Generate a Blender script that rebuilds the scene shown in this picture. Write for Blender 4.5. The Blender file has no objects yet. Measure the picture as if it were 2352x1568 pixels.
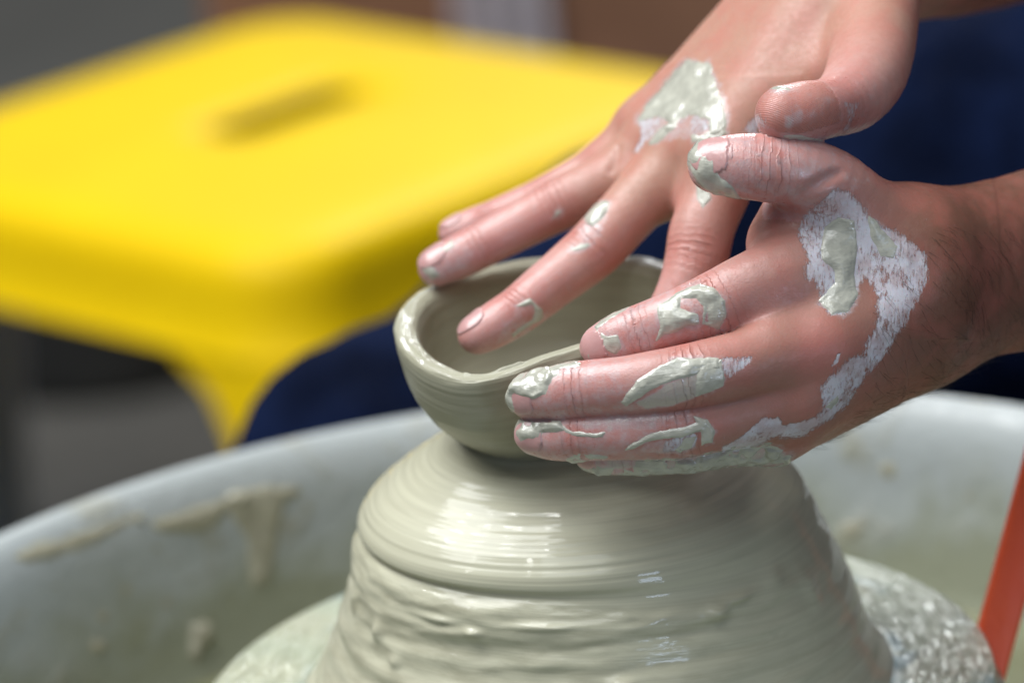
import bpy, bmesh, math, random
import numpy as np
import openvdb
from mathutils import Matrix, Vector
sc = bpy.context.scene
col = sc.collection
R = math.radians
rng = np.random.default_rng(7)

# ------------------------------------------------------------------ camera
Z0 = 0.55                                   # height of the wheel head above the floor
ELEV, ROLL, DIST = 0.3235, 0.0917, 1.275    # looking down, rolled, distance to the wheel axis
FOC, SW = 150.0, 36.0
f_ = np.array([0, math.cos(ELEV), -math.sin(ELEV)])
r0 = np.array([1., 0, 0]); u0 = np.cross(r0, f_)
r_ = r0*math.cos(ROLL) - u0*math.sin(ROLL)
u_ = u0*math.cos(ROLL) + r0*math.sin(ROLL)
K = SW/FOC/2352.0
HUB = np.array([0, 0, Z0])
CAM = HUB - (f_*DIST + r_*((1365-1176)*K*DIST) + u_*(-(1559-784)*K*DIST))
cd = bpy.data.cameras.new("camera"); cam = bpy.data.objects.new("camera", cd); col.objects.link(cam)
cam.matrix_world = Matrix(((r_[0], u_[0], -f_[0], CAM[0]), (r_[1], u_[1], -f_[1], CAM[1]), (r_[2], u_[2], -f_[2], CAM[2]), (0, 0, 0, 1)))
cd.lens = FOC; cd.sensor_width = SW; cd.clip_start = 0.05; cd.clip_end = 60
cd.dof.use_dof = True; cd.dof.focus_distance = DIST-0.098; cd.dof.aperture_fstop = 6.8
sc.camera = cam

# ------------------------------------------------------------------ light
sc.view_settings.view_transform = 'Standard'; sc.view_settings.look = 'None'
sc.view_settings.exposure = 0.0; sc.view_settings.gamma = 1.0
w = bpy.data.worlds.new("World"); sc.world = w; w.use_nodes = True
w.node_tree.nodes['Background'].inputs[0].default_value = (0.76, 0.88, 1.0, 1)
w.node_tree.nodes['Background'].inputs[1].default_value = 0.075
def area(name, pos, target, size, power, color=(1, 1, 1), size_y=None):
    d = bpy.data.lights.new(name, 'AREA'); o = bpy.data.objects.new(name, d); col.objects.link(o)
    d.energy = power; d.color = color; d.size = size
    if size_y: d.shape = 'RECTANGLE'; d.size_y = size_y
    o.location = pos
    o.rotation_euler = (Vector(target)-Vector(pos)).to_track_quat('-Z', 'Y').to_euler()
    return o
BOWL = (0, 0, Z0+0.1)
area("roof_light", (-1.15, 0.30, 3.1), BOWL, 2.0, 116, (0.97, 0.99, 1.0), 2.0)
for x, y, z in ((-1.55, 0.50, 2.55), (-1.25, 0.22, 2.65), (-0.85, 0.0, 2.8), (-0.35, -0.2, 2.9), (-1.8, -0.5, 2.5), (0.15, -0.6, 2.9), (-0.9, -1.1, 2.7)):
    area("tube_lamp", (x, y, z), BOWL, 0.05, 1.9, (1.0, 1.0, 0.97), 0.26)
area("front_fill_light", (-0.2, -1.4, 3.0), BOWL, 1.2, 18, (0.92, 0.97, 1.0), 1.2)  # added fill lamp without a known source, evens out the front
area("doorway_light", (1.45, -2.7, 1.12), BOWL, 0.55, 13.0, (0.62, 0.76, 1.0), 0.65)
area("rear_window_light", (0.40, 3.4, 2.15), (0.1, 0, Z0), 0.36, 30, (0.95, 0.98, 1.0), 0.8)
sc.cycles.use_denoising = True
sc.cycles.max_bounces = 8

# ------------------------------------------------------------------ helpers
def cammm(px, py, d):
    """a point d mm beyond the wheel axis plane, in camera axes (mm), from where the sight line through the photo meets it"""
    z = 1000*DIST + d
    return np.array([(px-1176)*K*z, -(py-784)*K*z, d], float)
def c2w(q):
    q = np.asarray(q, float)/1000.0
    return CAM + q[..., 0:1]*r_ + q[..., 1:2]*u_ + (q[..., 2:3]+DIST)*f_
def w2c(p):
    q = np.asarray(p, float) - CAM
    return np.stack([q@r_, q@u_, q@f_-DIST], -1)*1000.0
def c2px(q):
    z = (q[..., 2]+1000*DIST)*K
    return np.stack([1176+q[..., 0]/z, 784-q[..., 1]/z], -1)
def onplane(px, py, z):
    dv = f_ + r_*((px-1176)*K) - u_*((py-784)*K)
    return CAM + dv*((z-CAM[2])/dv[2])

def vnoise(p, scale, seed=0):
    """smooth 3-D value noise in [-1,1]"""
    q = np.asarray(p, float)*scale + seed*17.31
    i = np.floor(q).astype(np.int64); t = q-i; t = t*t*(3-2*t)
    def h(a, b, c):
        n = (a*73856093) ^ (b*19349663) ^ (c*83492791)
        n = (n*2654435761) & 0xffffffff; n ^= n >> 15; n = (n*2246822519) & 0xffffffff; n ^= n >> 13
        return n/2147483648.0 - 1
    o = 0
    for a in (0, 1):
        wa = t[..., 0] if a else 1-t[..., 0]
        for b in (0, 1):
            wb = t[..., 1] if b else 1-t[..., 1]
            for c in (0, 1):
                wc = t[..., 2] if c else 1-t[..., 2]
                o = o + wa*wb*wc*h(i[..., 0]+a, i[..., 1]+b, i[..., 2]+c)
    return o
def fbm(p, scale, seed=0, octv=3):
    o = 0; a = 1; s = 0
    for k in range(octv):
        o = o + a*vnoise(p, scale*2**k, seed+k); s += a; a *= .5
    return o/s
def sstep(a, b, x):
    t = np.clip((x-a)/(b-a), 0, 1); return t*t*(3-2*t)

def mesh_obj(name, V, F, mat, parent=None, smooth=True, attrs=None, uv=None):
    me = bpy.data.meshes.new(name)
    V = np.asarray(V, np.float32)
    if isinstance(F, np.ndarray):
        n, k = F.shape
        me.vertices.add(len(V)); me.vertices.foreach_set('co', V.ravel())
        me.loops.add(n*k); me.loops.foreach_set('vertex_index', F.astype(np.int32).ravel())
        me.polygons.add(n); me.polygons.foreach_set('loop_start', np.arange(0, n*k, k, dtype=np.int32))
        me.polygons.foreach_set('loop_total', np.full(n, k, np.int32))
        me.update(calc_edges=True); me.validate()
    else:
        me.from_pydata([tuple(v) for v in V], [], F); me.update()
    if smooth: me.polygons.foreach_set('use_smooth', np.ones(len(me.polygons), bool))
    for k, a in (attrs or {}).items():
        if a.ndim == 1:
            at = me.attributes.new(k, 'FLOAT', 'POINT'); at.data.foreach_set('value', a.astype(np.float32))
        else:
            at = me.attributes.new(k, 'FLOAT_COLOR', 'POINT')
            at.data.foreach_set('color', np.concatenate([a, np.ones((len(a), 1))], 1).astype(np.float32).ravel())
    o = bpy.data.objects.new(name, me); col.objects.link(o)
    if mat: me.materials.append(mat)
    if parent: o.parent = parent
    return o
def thing(o, label, cat, group=None):
    o['label'] = label; o['category'] = cat
    if group: o['group'] = group
    return o
def empty(name, loc=(0, 0, 0)):
    o = bpy.data.objects.new(name, None); col.objects.link(o); o.location = loc; o.empty_display_size = .05
    return o
def put(o, parent):
    """parent keeping the world place (parents are unrotated)"""
    o.parent = parent; o.matrix_parent_inverse = Matrix.Translation(parent.location).inverted(); return o
def gridfaces(nr, nc, wrap=True):
    i = np.arange(nr-1)[:, None]; j = np.arange(nc if wrap else nc-1)[None]
    j2 = (j+1) % nc
    return np.stack([i*nc+j, i*nc+j2, (i+1)*nc+j2, (i+1)*nc+j], -1).reshape(-1, 4)

class NB:
    def __init__(s, name):
        s.m = bpy.data.materials.new(name); s.m.use_nodes = True; s.t = s.m.node_tree; s.n = s.t.nodes
        s.b = s.n['Principled BSDF']
    def add(s, typ, ins=None, **kw):
        x = s.n.new(typ)
        for k, v in kw.items(): setattr(x, k, v)
        for k, v in (ins or {}).items(): s.set(x.inputs[k], v)
        return x
    def set(s, sock, v):
        if hasattr(v, 'is_linked') or hasattr(v, 'links'): s.t.links.new(v, sock)
        elif isinstance(v, (tuple, list)) and len(v) == 3 and sock.type == 'RGBA': sock.default_value = (*v, 1)
        else: sock.default_value = v
    def p(s, **kw):
        if 'Normal' in kw and 'Coat_Normal' not in kw: kw['Coat_Normal'] = kw['Normal']
        for k, v in kw.items(): s.set(s.b.inputs[k.replace('_', ' ')], v)
    def noise(s, vec, scale, detail=3, rough=.55, dist=0):
        return s.add('ShaderNodeTexNoise', {'Vector': vec, 'Scale': scale, 'Detail': detail, 'Roughness': rough, 'Distortion': dist}).outputs['Fac']
    def math(s, op, a, b=0.0, c=None, clamp=False):
        x = s.add('ShaderNodeMath', operation=op); x.use_clamp = clamp
        s.set(x.inputs[0], a); s.set(x.inputs[1], b)
        if c is not None: s.set(x.inputs[2], c)
        return x.outputs[0]
    def ramp(s, fac, a, b, lo=0.0, hi=1.0):
        return s.add('ShaderNodeMapRange', {'Value': fac, 'From Min': a, 'From Max': b, 'To Min': lo, 'To Max': hi}, interpolation_type='SMOOTHSTEP').outputs[0]
    def mix(s, fac, a, b):
        x = s.add('ShaderNodeMix', data_type='RGBA')
        s.set(x.inputs[0], fac); s.set(x.inputs[6], a); s.set(x.inputs[7], b)
        return x.outputs[2]
    def attr(s, name):
        return s.add('ShaderNodeAttribute', attribute_name=name)
    def obj(s): return s.add('ShaderNodeTexCoord').outputs['Object']
    def scale(s, vec, sx, sy, sz):
        return s.add('ShaderNodeMapping', {'Vector': vec, 'Scale': (sx, sy, sz)}).outputs[0]
    def bump(s, h, dist, strength=1.0, normal=None):
        ins = {'Height': h, 'Distance': dist, 'Strength': strength}
        if normal is not None: ins['Normal'] = normal
        return s.add('ShaderNodeBump', ins).outputs[0]
    def comb(s, x, y, z):
        return s.add('ShaderNodeCombineXYZ', {'X': x, 'Y': y, 'Z': z}).outputs[0]

# ------------------------------------------------------------------ materials
def m_skin():
    b = NB('skin'); v = b.obj()
    tone = b.attr('tone').outputs['Color']
    n1 = b.noise(v, 90, 4); n2 = b.noise(v, 600, 3)
    c = b.mix(b.ramp(n1, .35, .7), tone, b.mix(.42, tone, (.50, .15, .12)))
    c = b.mix(b.ramp(n2, .35, .75, 0, .30), c, b.mix(.5, tone, (.30, .16, .11)))
    # grey wet slip film, thin and patchy
    wet = b.attr('film').outputs['Fac']
    n3 = b.noise(v, 300, 4, .65)
    wm = b.ramp(b.math('ADD', wet, b.math('MULTIPLY', b.math('SUBTRACT', n3, .5), 1.1)), .25, .75)
    c = b.mix(b.math('MULTIPLY', wm, .52), c, (.58, .52, .545))
    c = b.mix(b.math('MULTIPLY', b.ramp(b.math('ADD', wet, b.math('MULTIPLY', b.math('SUBTRACT', n3, .5), .8)), .62, .92), .72), c, (.49, .475, .41))
    # dry white flaky film: streaks along the drag direction
    dry = b.attr('dry').outputs['Fac']
    st = b.attr('streak').outputs['Vector']
    n4 = b.noise(b.scale(st, 1.0, .22, 1.0), 1500, 5, .7)
    n5 = b.noise(v, 150, 3)
    n6 = b.noise(v, 2600, 3, .6)
    hole = b.math('ADD', b.math('MULTIPLY', b.math('SUBTRACT', n4, .52), 1.6), b.math('ADD', b.math('MULTIPLY', b.math('SUBTRACT', n5, .5), .8), b.math('MULTIPLY', b.math('SUBTRACT', n6, .5), .5)))
    dm = b.ramp(b.math('ADD', dry, hole), .30, .72)
    dmc = b.math('MULTIPLY', dm, b.ramp(b.noise(v, 190, 3),   .3, .65, .55, .95))
    c = b.mix(dmc, c, (.68, .67, .73))
    # fine relief: pores, crossing lines, knuckle creases
    vo = b.add('ShaderNodeTexVoronoi', {'Vector': v, 'Scale': 900.0}, feature='DISTANCE_TO_EDGE').outputs['Distance']
    cr = b.attr('crease').outputs['Fac']; cw = b.attr('creasew').outputs['Fac']
    ph = b.math('ADD', b.math('MULTIPLY', cr, 1.5), b.math('MULTIPLY', b.noise(v, 120, 2), 5.0))
    wv = b.math('POWER', b.math('ABSOLUTE', b.math('SINE', ph)), .3)
    h = b.math('ADD', b.math('MULTIPLY', b.ramp(vo, 0, .25), .035), b.math('MULTIPLY', b.noise(v, 1100, 3), .10))
    h = b.math('ADD', h, b.math('MULTIPLY', wv, b.math('MULTIPLY', cw, .6)))
    h = b.math('ADD', h, b.math('MULTIPLY', dm, .45))
    c = b.mix(b.math('MULTIPLY', b.math('SUBTRACT', 1.0, wv), b.math('MULTIPLY', cw, .36)), c, (.25, .08, .055))  # crease bottoms darkened in the colour, painted shade
    gl = b.attr('gloss').outputs['Fac']
    rgh = b.math('SUBTRACT', b.ramp(n2, .3, .7, .38, .54), b.math('MULTIPLY', b.math('MAXIMUM', wm, gl), .26))
    rgh = b.math('ADD', rgh, b.math('MULTIPLY', dm, .4))
    b.p(Base_Color=c, Roughness=rgh, Subsurface_Weight=.22, Subsurface_Radius=(1.0, .35, .2), Subsurface_Scale=.003,
        Normal=b.bump(h, .0006, .8), Specular_IOR_Level=.45, Coat_Weight=b.math('MULTIPLY', b.math('MAXIMUM', wm, gl), .35), Coat_Roughness=.12)
    return b.m
def m_clay_wet(name='wet_clay', base=(.50, .495, .42), rough=.13):
    b = NB(name); v = b.obj()
    n = b.noise(v, 220, 4); n2 = b.noise(v, 900, 3)
    c = b.mix(b.ramp(n, .3, .7), tuple(x*.84 for x in base), tuple(min(1, x*1.06) for x in base))
    st = b.noise(b.scale(v, 1, 1, 4), 500, 4)
    b.p(Base_Color=c, Roughness=b.ramp(n2, .3, .7, rough-.05, rough+.14), Coat_Weight=.6, Coat_Roughness=.06,
        Normal=b.bump(b.math('ADD', b.math('MULTIPLY', st, .5), b.noise(v, 260, 2)), .0006, .5))
    return b.m
def m_nail():
    b = NB('fingernail'); v = b.obj()
    n = b.noise(v, 250, 3)
    b.p(Base_Color=b.mix(n, (.52, .28, .27), (.58, .35, .34)), Roughness=.28, Subsurface_Weight=.2, Subsurface_Radius=(1, .4, .3), Subsurface_Scale=.002,
        Coat_Weight=.3, Coat_Roughness=.15, Normal=b.bump(b.noise(v, 700, 2), .0002, .5))
    return b.m
def m_thrown(name, k=1.0, coat=.5):
    """thrown clay: UV.x = angle (rad), UV.y = metres along the profile"""
    b = NB(name)
    uv = b.add('ShaderNodeUVMap', uv_map='turn').outputs[0]
    v = b.obj()
    fine = b.noise(b.scale(uv, .5, 2600, 1), 1.0, 3, .6, .0)
    med = b.noise(b.scale(uv, .9, 330, 1), 1.0, 3, .6, .3)
    wide = b.noise(b.scale(uv, .8, 90, 1), 1.0, 2)
    low = b.attr('rough').outputs['Fac']
    lump = b.noise(b.scale(uv, 5, 260, 1), 1.0, 4, .6, .6)
    pit = b.noise(v, 420, 4, .6)
    c = b.mix(b.ramp(med, .3, .7), tuple(k*x for x in (.45, .435, .318)), tuple(k*x for x in (.525, .512, .382)))
    c = b.mix(b.ramp(fine, .4, .75, 0, .35), c, (.33, .31, .24))
    c = b.mix(b.math('MULTIPLY', low, b.ramp(lump, .42, .72, .0, .55)), c, (.34, .32, .225))
    ringn = b.noise(b.scale(uv, .6, 760, 1), 1.0, 2, .5)
    h = b.math('ADD', b.math('ADD', b.math('MULTIPLY', fine, .03), b.math('MULTIPLY', ringn, .05)), b.math('MULTIPLY', med, .13))
    h = b.math('ADD', h, b.math('MULTIPLY', low, b.math('ADD', b.math('MULTIPLY', lump, .30), b.math('MULTIPLY', pit, .15))))
    b.p(Base_Color=c, Roughness=b.ramp(fine, .3, .7, .45, .56), Coat_Weight=coat, Coat_Roughness=.04,
        Normal=b.bump(h, .0011, .45), Specular_IOR_Level=.35,
        Coat_Normal=b.bump(b.math('ADD', b.math('ADD', b.math('MULTIPLY', med, .30), b.math('MULTIPLY', ringn, .16)), b.math('MULTIPLY', low, b.math('MULTIPLY', lump, .9))), .0011, .42))
    return b.m
def m_plain(name, c1, c2, scale, rough=.5, bump=0, bscale=200, **kw):
    b = NB(name); v = b.obj()
    n = b.noise(v, scale, 4)
    b.p(Base_Color=b.mix(b.ramp(n, .3, .7), c1, c2), Roughness=rough, **kw)
    if bump: b.p(Normal=b.bump(b.noise(v, bscale, 3), bump))
    return b.m
def m_basin():
    b = NB('basin_plastic'); v = b.obj()
    sep = b.add('ShaderNodeSeparateXYZ', {'Vector': v}); z = sep.outputs[2]
    drip = b.noise(b.scale(v, 1, 1, .22), 26, 4, .6, .4)
    n = b.noise(v, 34, 5, .62, .5); n2 = b.noise(v, 140, 4, .6)
    c = b.mix(b.ramp(n2, .3, .7, 0, .5), (.43, .465, .465), (.38, .41, .41))
    s1 = b.ramp(b.math('ADD', b.math('MULTIPLY', n, .7), b.math('MULTIPLY', drip, .45)), .60, .72)
    c = b.mix(b.math('MULTIPLY', s1, .6), c, (.33, .30, .19))
    film = b.ramp(b.math('ADD', z, b.math('MULTIPLY', b.math('SUBTRACT', n, .5), .075)), -.018, -.056)
    c = b.mix(b.math('MULTIPLY', film, .85), c, (.27, .28, .18))
    spot = b.ramp(b.noise(v, 75, 2), .70, .76)
    c = b.mix(b.math('MULTIPLY', spot, .7), c, (.36, .34, .26))
    b.p(Base_Color=c, Roughness=b.ramp(n2, .3, .7, .25, .5), Normal=b.bump(b.math('ADD', s1, n2), .0012, .5))
    return b.m
def m_head():
    b = NB('wheel_head_slip')
    v = b.obj()
    uv = b.add('ShaderNodeUVMap', uv_map='turn').outputs[0]
    n = b.noise(v, 14, 3, .5, .6); n2 = b.noise(b.scale(uv, 1.6, 42, 1), 1.0, 2, .5, .2)
    c = b.mix(b.ramp(n2, .5, .62), (.43, .47, .34), (.29, .41, .42))
    c = b.mix(b.ramp(n, .52, .64), c, (.46, .47, .33))
    wv = b.noise(b.scale(uv, 11, 400, 1), 1.0, 3, .6, 1.2)
    b.p(Base_Color=c, Roughness=.3, Coat_Weight=.6, Coat_Roughness=.04, Coat_IOR=1.4, Normal=b.bump(wv, .0021, 1.0))
    return b.m
def m_cloth(name='navy_denim', c1=(.0012, .0030, .0115), c2=(.0050, .0110, .040)):
    b = NB(name); v = b.obj()
    n = b.noise(v, 14, 4); n2 = b.noise(v, 260, 3)
    c = b.mix(b.ramp(n, .3, .7), c1, c2)
    b.p(Base_Color=c, Roughness=.85, Normal=b.bump(b.math('ADD', n, b.math('MULTIPLY', n2, .2)), .01, .6), Specular_IOR_Level=.04)
    return b.m
SKIN, CLAY, NAIL = m_skin(), m_clay_wet(), m_nail()
THROWN, THROWN_BOWL = m_thrown('thrown_clay'), m_thrown('thrown_clay_bowl', .74, .2)
BASIN, HEAD, CLOTH = m_basin(), m_head(), m_cloth()
SHIRT = m_cloth('dark_navy_cloth', (.0040, .0085, .031), (.0080, .0165, .062))
YELLOW = m_plain('yellow_plastic', (.86, .565, .002), (.90, .605, .003), 12, .5, .0006, 90, Specular_IOR_Level=.18)
GREY = m_plain('concrete', (.085, .083, .075), (.115, .110, .100), 3, .75, .002, 40)
ORANGE = m_plain('orange_paint', (.93, .11, .035), (.96, .13, .045), 60, .45, .0004, 160)
SLIPW = m_plain('slip_water', (.17, .175, .095), (.23, .23, .135), 9, .12, .0015, 30)
STEEL = m_plain('bluish_plastic', (.27, .34, .43), (.32, .39, .48), 6, .5)
WOOD = m_plain('brown_board', (.20, .098, .058), (.27, .135, .082), 10, .6)
WHITE = m_plain('white_cloth', (.62, .58, .66), (.70, .66, .74), 8, .8)
SHADE_DARK = m_plain('under_stool_shade', (.018, .018, .018), (.03, .03, .028), 8, .6)  # near-black that stands in for the shade below the stool

# ------------------------------------------------------------------ floor
F = mesh_obj('floor', [(-12, -6, 0), (12, -6, 0), (12, 16, 0), (-12, 16, 0)], [(0, 1, 2, 3)], GREY)
F['kind'] = 'structure'

# ------------------------------------------------------------------ potter's wheel
def lathe(name, prof, mat, parent=None, n=192, centre=(0, 0), jitter=None, closed=False):
    """prof: (r, z) list; UV 'turn' = (angle, length along profile)"""
    prof = np.asarray(prof, float)
    if closed: prof = np.concatenate([prof, prof[:1]])
    th = np.linspace(0, 2*np.pi, n+1)
    s = np.concatenate([[0], np.cumsum(np.hypot(*np.diff(prof, axis=0).T))])
    V = np.stack([centre[0]+prof[:, :1]*np.cos(th), centre[1]+prof[:, :1]*np.sin(th), np.repeat(prof[:, 1:], n+1, 1)], -1)
    if jitter: V = jitter(V, th, s)
    o = mesh_obj(name, V.reshape(-1, 3), gridfaces(len(prof), n+1, False), mat, parent)
    turn_uv(o, np.tile(th, len(prof)), np.repeat(s, n+1))
    return o
def turn_uv(o, a, s):
    me = o.data; uv = me.uv_layers.new(name='turn')
    li = np.empty(len(me.loops), np.int32); me.loops.foreach_get('vertex_index', li)
    uv.data.foreach_set('uv', np.stack([a[li], s[li]], -1).astype(np.float32).ravel())
def spl(pts, n):
    """Catmull-Rom through points (any dimension)"""
    P = np.asarray(pts, float); P = np.concatenate([[2*P[0]-P[1]], P, [2*P[-1]-P[-2]]])
    out = []
    for i in range(1, len(P)-2):
        t = np.linspace(0, 1, n, endpoint=False)[:, None]
        a, b_, c, d = P[i-1], P[i], P[i+1], P[i+2]
        out.append(.5*((2*b_)+(-a+c)*t+(2*a-5*b_+4*c-d)*t*t+(-a+3*b_-3*c+d)*t**3))
    out.append(P[-2:-1]); return np.concatenate(out)

wheel = thing(empty('potter_wheel', (0, 0, Z0)), 'white plastic potter wheel splash pan stained with clay under the clay hump', 'potter wheel')
RB = .2603
PAN = spl([(.150, -.085), (.205, -.083), (.226, -.070), (.2365, -.038), (.2415, -.015), (.2455, -.0055), (.2500, -.0005), (.2545, .0008), (.2590, -.002), (.2608, -.010), (.2590, -.020), (.2560, -.026)], 6)
lathe('splash_pan', PAN, BASIN, wheel, 320)
prof = spl([(.2545, -.028), (.2440, -.060), (.225, -.095), (.16, -.105), (.10, -.105)], 6)
lathe('pan_shell', prof, BASIN, wheel)
prof = [(.0, -.0005), (.05, -.0003), (.085, 0), (.112, 0), (.1170, -.0008), (.1192, -.003), (.1192, -.011), (.117, -.014), (.05, -.016), (.0, -.016)]
lathe('wheel_head', spl(prof, 4), HEAD, wheel)
lathe('shaft', [(.022, -.015), (.022, -.12), (.03, -.13)], STEEL, wheel, 48)
lathe('slip_pool', [(.02, -.066), (.10, -.066), (.17, -.0662), (.2285, -.0664)], SLIPW, wheel)
def box(name, size, loc, mat, parent, bevel=.01):
    bm = bmesh.new(); bmesh.ops.create_cube(bm, size=1)
    bmesh.ops.scale(bm, vec=size, verts=bm.verts)
    bmesh.ops.bevel(bm, geom=bm.edges[:], offset=bevel, segments=3, affect='EDGES', profile=.5)
    me = bpy.data.meshes.new(name); bm.to_mesh(me); bm.free(); me.materials.append(mat)
    o = bpy.data.objects.new(name, me); col.objects.link(o); o.location = loc
    if parent: o.parent = parent
    return o
box('motor_housing', (.34, .30, .30), (0, 0, -.27), STEEL, wheel, .03)
for sx in (-1, 1):
    for sy in (-1, 1):
        box('leg', (.04, .04, Z0-.40), (sx*.14, sy*.12, -.41-(Z0-.41)/2+.005), STEEL, wheel, .006)

# ------------------------------------------------------------------ clay hump and bowl
hump = thing(empty('clay_hump', (0, 0, Z0)), 'grey wet clay hump with a small bowl being thrown on top', 'clay')
NT = 512
th = np.linspace(0, 2*np.pi, NT+1)
left = np.array([(87.5, -1), (84, 6.5), (77.2, 18.8), (71.8, 29.5), (68, 38), (66.2, 44), (64.3, 49.5), (62.3, 52.4), (61.2, 53.5), (61.4, 54.4), (62.3, 55.6), (62, 57.5), (60.3, 60.3), (57.6, 63.4), (53.4, 66.7), (48.0, 70.5), (42.6, 74.1), (37.2, 77.2), (31.5, 79.2), (28.5, 81.5)], float)
right = np.array([(90, -1), (86, 5.5), (82.5, 14), (80.5, 21), (79, 28.6), (77.6, 33), (76.3, 37.5), (75.2, 41.5), (74, 45.5), (72.8, 49), (71.6, 52.3), (70, 56), (67.8, 59.5), (64.5, 63.2), (60, 66.8), (54, 70), (47.5, 73.2), (40, 76.4), (32.5, 79), (28.5, 81.5)], float)
L, Rr = spl(left, 9), spl(right, 9)
front = L.copy(); front[:, 0] += 0
bl = np.clip(.5+.5*np.cos(th-R(-2)), 0, 1)**2.2             # 1 at the right, 0 over most of the rest
prof = L[:, None]*(1-bl)[None, :, None] + Rr[:, None]*bl[None, :, None]
rr, zz = prof[..., 0].copy(), prof[..., 1].copy()
s_ = np.concatenate([[0], np.cumsum(np.hypot(*np.diff(L, axis=0).T))])
rough = sstep(53.8, 51.5, L[:, 1])[:, None]*np.ones_like(rr)
rough = rough*(1-.55*bl[None])
rough = np.maximum(rough, bl[None]*sstep(66, 52, zz)*.2)
P3 = np.stack([np.cos(th)*2.2+0*rr, np.sin(th)*2.2+0*rr, zz*.17], -1)
lum = fbm(P3, .9, 3, 3)
P4 = np.stack([np.cos(th)*4.5+0*rr, np.sin(th)*4.5+0*rr, zz*.22], -1)
lum2 = fbm(P4, 1.0, 9, 3)
ridge = (.35+1.1*np.clip(.5+fbm(np.stack([np.cos(th)*1.6+0*rr, np.sin(th)*1.6+0*rr, zz*.12], -1), 1.0, 41, 2)*1.4, 0, 1))*np.sin(zz*.78+1.5*np.sin(th*1.0+1)+1.4*np.sin(2*th)+.5*np.sin(5*th)+2.0*fbm(np.stack([np.cos(th)*1.5+0*rr, np.sin(th)*1.5+0*rr, zz*.1], -1), 1.0, 43, 2))+.15*np.sin(zz*1.7+1.3*np.sin(th+2))
rr += rough*(1.9*lum+.8*lum2+.36*ridge)
# blobs that stand out of the lower wall
for (a, z, h, sa, sz) in ((R(-58), 43, 2.4, 3.2, 2.0), (R(-52), 45, 2.0, 5, 1.3), (R(-118), 43, 1.8, 2.6, 1.1), (R(-128), 45, 1.3, 5, .9), (R(-84), 29, 2.2, 3.0, 1.6), (R(-150), 36, 2.0, 2.2, 2.6), (R(-142), 30, 1.6, 2.2, 1.7),
                          (R(-165), 40, 2.2, 2.6, 3), (R(-100), 45.5, 1.0, 10, .8), (R(-72), 20, 1.5, 6, 1.5), (R(-105), 15, 1.8, 9, 1.2), (R(-40), 46, 1.6, 4, 3.5), (R(-30), 38, 1.5, 3, 5), (R(-125), 20, 1.2, 8, 1.0)):
    da = np.abs((th-a+np.pi) % (2*np.pi)-np.pi)[None]*65
    rr += h*np.exp(-(da/sa)**2-((zz-z)/sz)**2)
groove = (fbm(np.stack([np.cos(th)*.5+0*rr, np.sin(th)*.5+0*rr, s_[:, None]*1.3+0*rr], -1), .8, 21, 3))
zz += (1-rough)*sstep(54, 57, L[:, 1])[:, None]*groove*.24
rr += (1-rough)*groove*.10
cx = -3.2*sstep(20, 55, zz)
V = np.stack([(cx+rr*np.cos(th))/1000, rr*np.sin(th)/1000, zz/1000], -1)
mound = mesh_obj('mound', V.reshape(-1, 3), gridfaces(len(L), NT+1, False), THROWN, hump, attrs={'rough': np.clip(rough, 0, 1).ravel()})
turn_uv(mound, np.tile(th, len(L)), np.repeat(s_/1000, NT+1))

# bowl: the rim is uneven, pressed in by the fingers at the near right
rim_px = [(908, 765, 116), (915, 712, 117), (945, 676, 117.5), (1000, 645, 118), (1080, 618, 118.5), (1200, 594, 119), (1330, 584, 119), (1480, 588, 118.5), (1590, 620, 118), (1640, 690, 119), (1600, 760, 121), (1480, 776, 122.5), (1390, 788, 122), (1330, 800, 120.5), (1260, 822, 118), (1180, 852, 115.5), (1110, 872, 114), (1050, 874, 113.3), (985, 852, 114), (935, 815, 115)]
rp = np.array([np.append(onplane(x, y, Z0+z/1000)[:2]*1000, z) for x, y, z in rim_px])
bx, by = -4.0, 0.0
ang = np.arctan2(rp[:, 1]-by, rp[:, 0]-bx); rad = np.hypot(rp[:, 1]-by, rp[:, 0]-bx)
o_ = np.argsort(ang); ang, rad, hz = ang[o_], rad[o_], rp[o_, 2]
ang3 = np.concatenate([ang-2*np.pi, ang, ang+2*np.pi])
tt = (th+np.pi) % (2*np.pi)-np.pi
def per(v):
    y = np.interp(tt, ang3, np.tile(v, 3))
    k = np.exp(-(np.arange(-14, 15)/7.)**2); k /= k.sum()
    y = np.convolve(np.concatenate([y[:-1][-14:], y[:-1], y[:-1][:14]]), k, 'valid'); return np.append(y, y[0])
RIM, HZ = per(rad), per(hz)
# outer wall (fraction of the rim radius, fraction of height from the neck), lip, inner wall
wall = [(.60, 0.0, 0), (.61, .06, 0), (.68, .14, 0), (.77, .235, 0), (.853, .367, 0), (.935, .56, 0), (.975, .72, 0), (.995, .87, 0), (1.0, .955, 0), (.992, .985, 0), (.975, 1.0, 0), (.925, 1.0, 0), (.880, .988, 0), (.850, .955, 0), (.833, .88, 0), (.81, .70, 0), (.76, .48, 0), (.66, .34, 0), (.50, .26, 0), (.28, .23, 0), (.10, .22, 0), (.004, .22, 0)]
W = spl(wall, 9)
f = np.clip(W[:, 1], 0, 1.05)
ro = np.where((W[:, 0] < .66) & (np.arange(len(W)) < 12), 1.0, 0)   # the neck stays round
base_r = 45.5
mixr = sstep(.0, .55, f)[:, None]
rr = W[:, :1]*(base_r*(1-mixr)+RIM[None]*mixr)
zz = 77.4+f[:, None]*(HZ[None]-77.4)
sB = np.concatenate([[0], np.cumsum(np.hypot(np.diff(W[:, 0])*49, np.diff(W[:, 1])*36))])
lip = np.exp(-((f[:, None]-1.0)/.05)**2)
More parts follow.
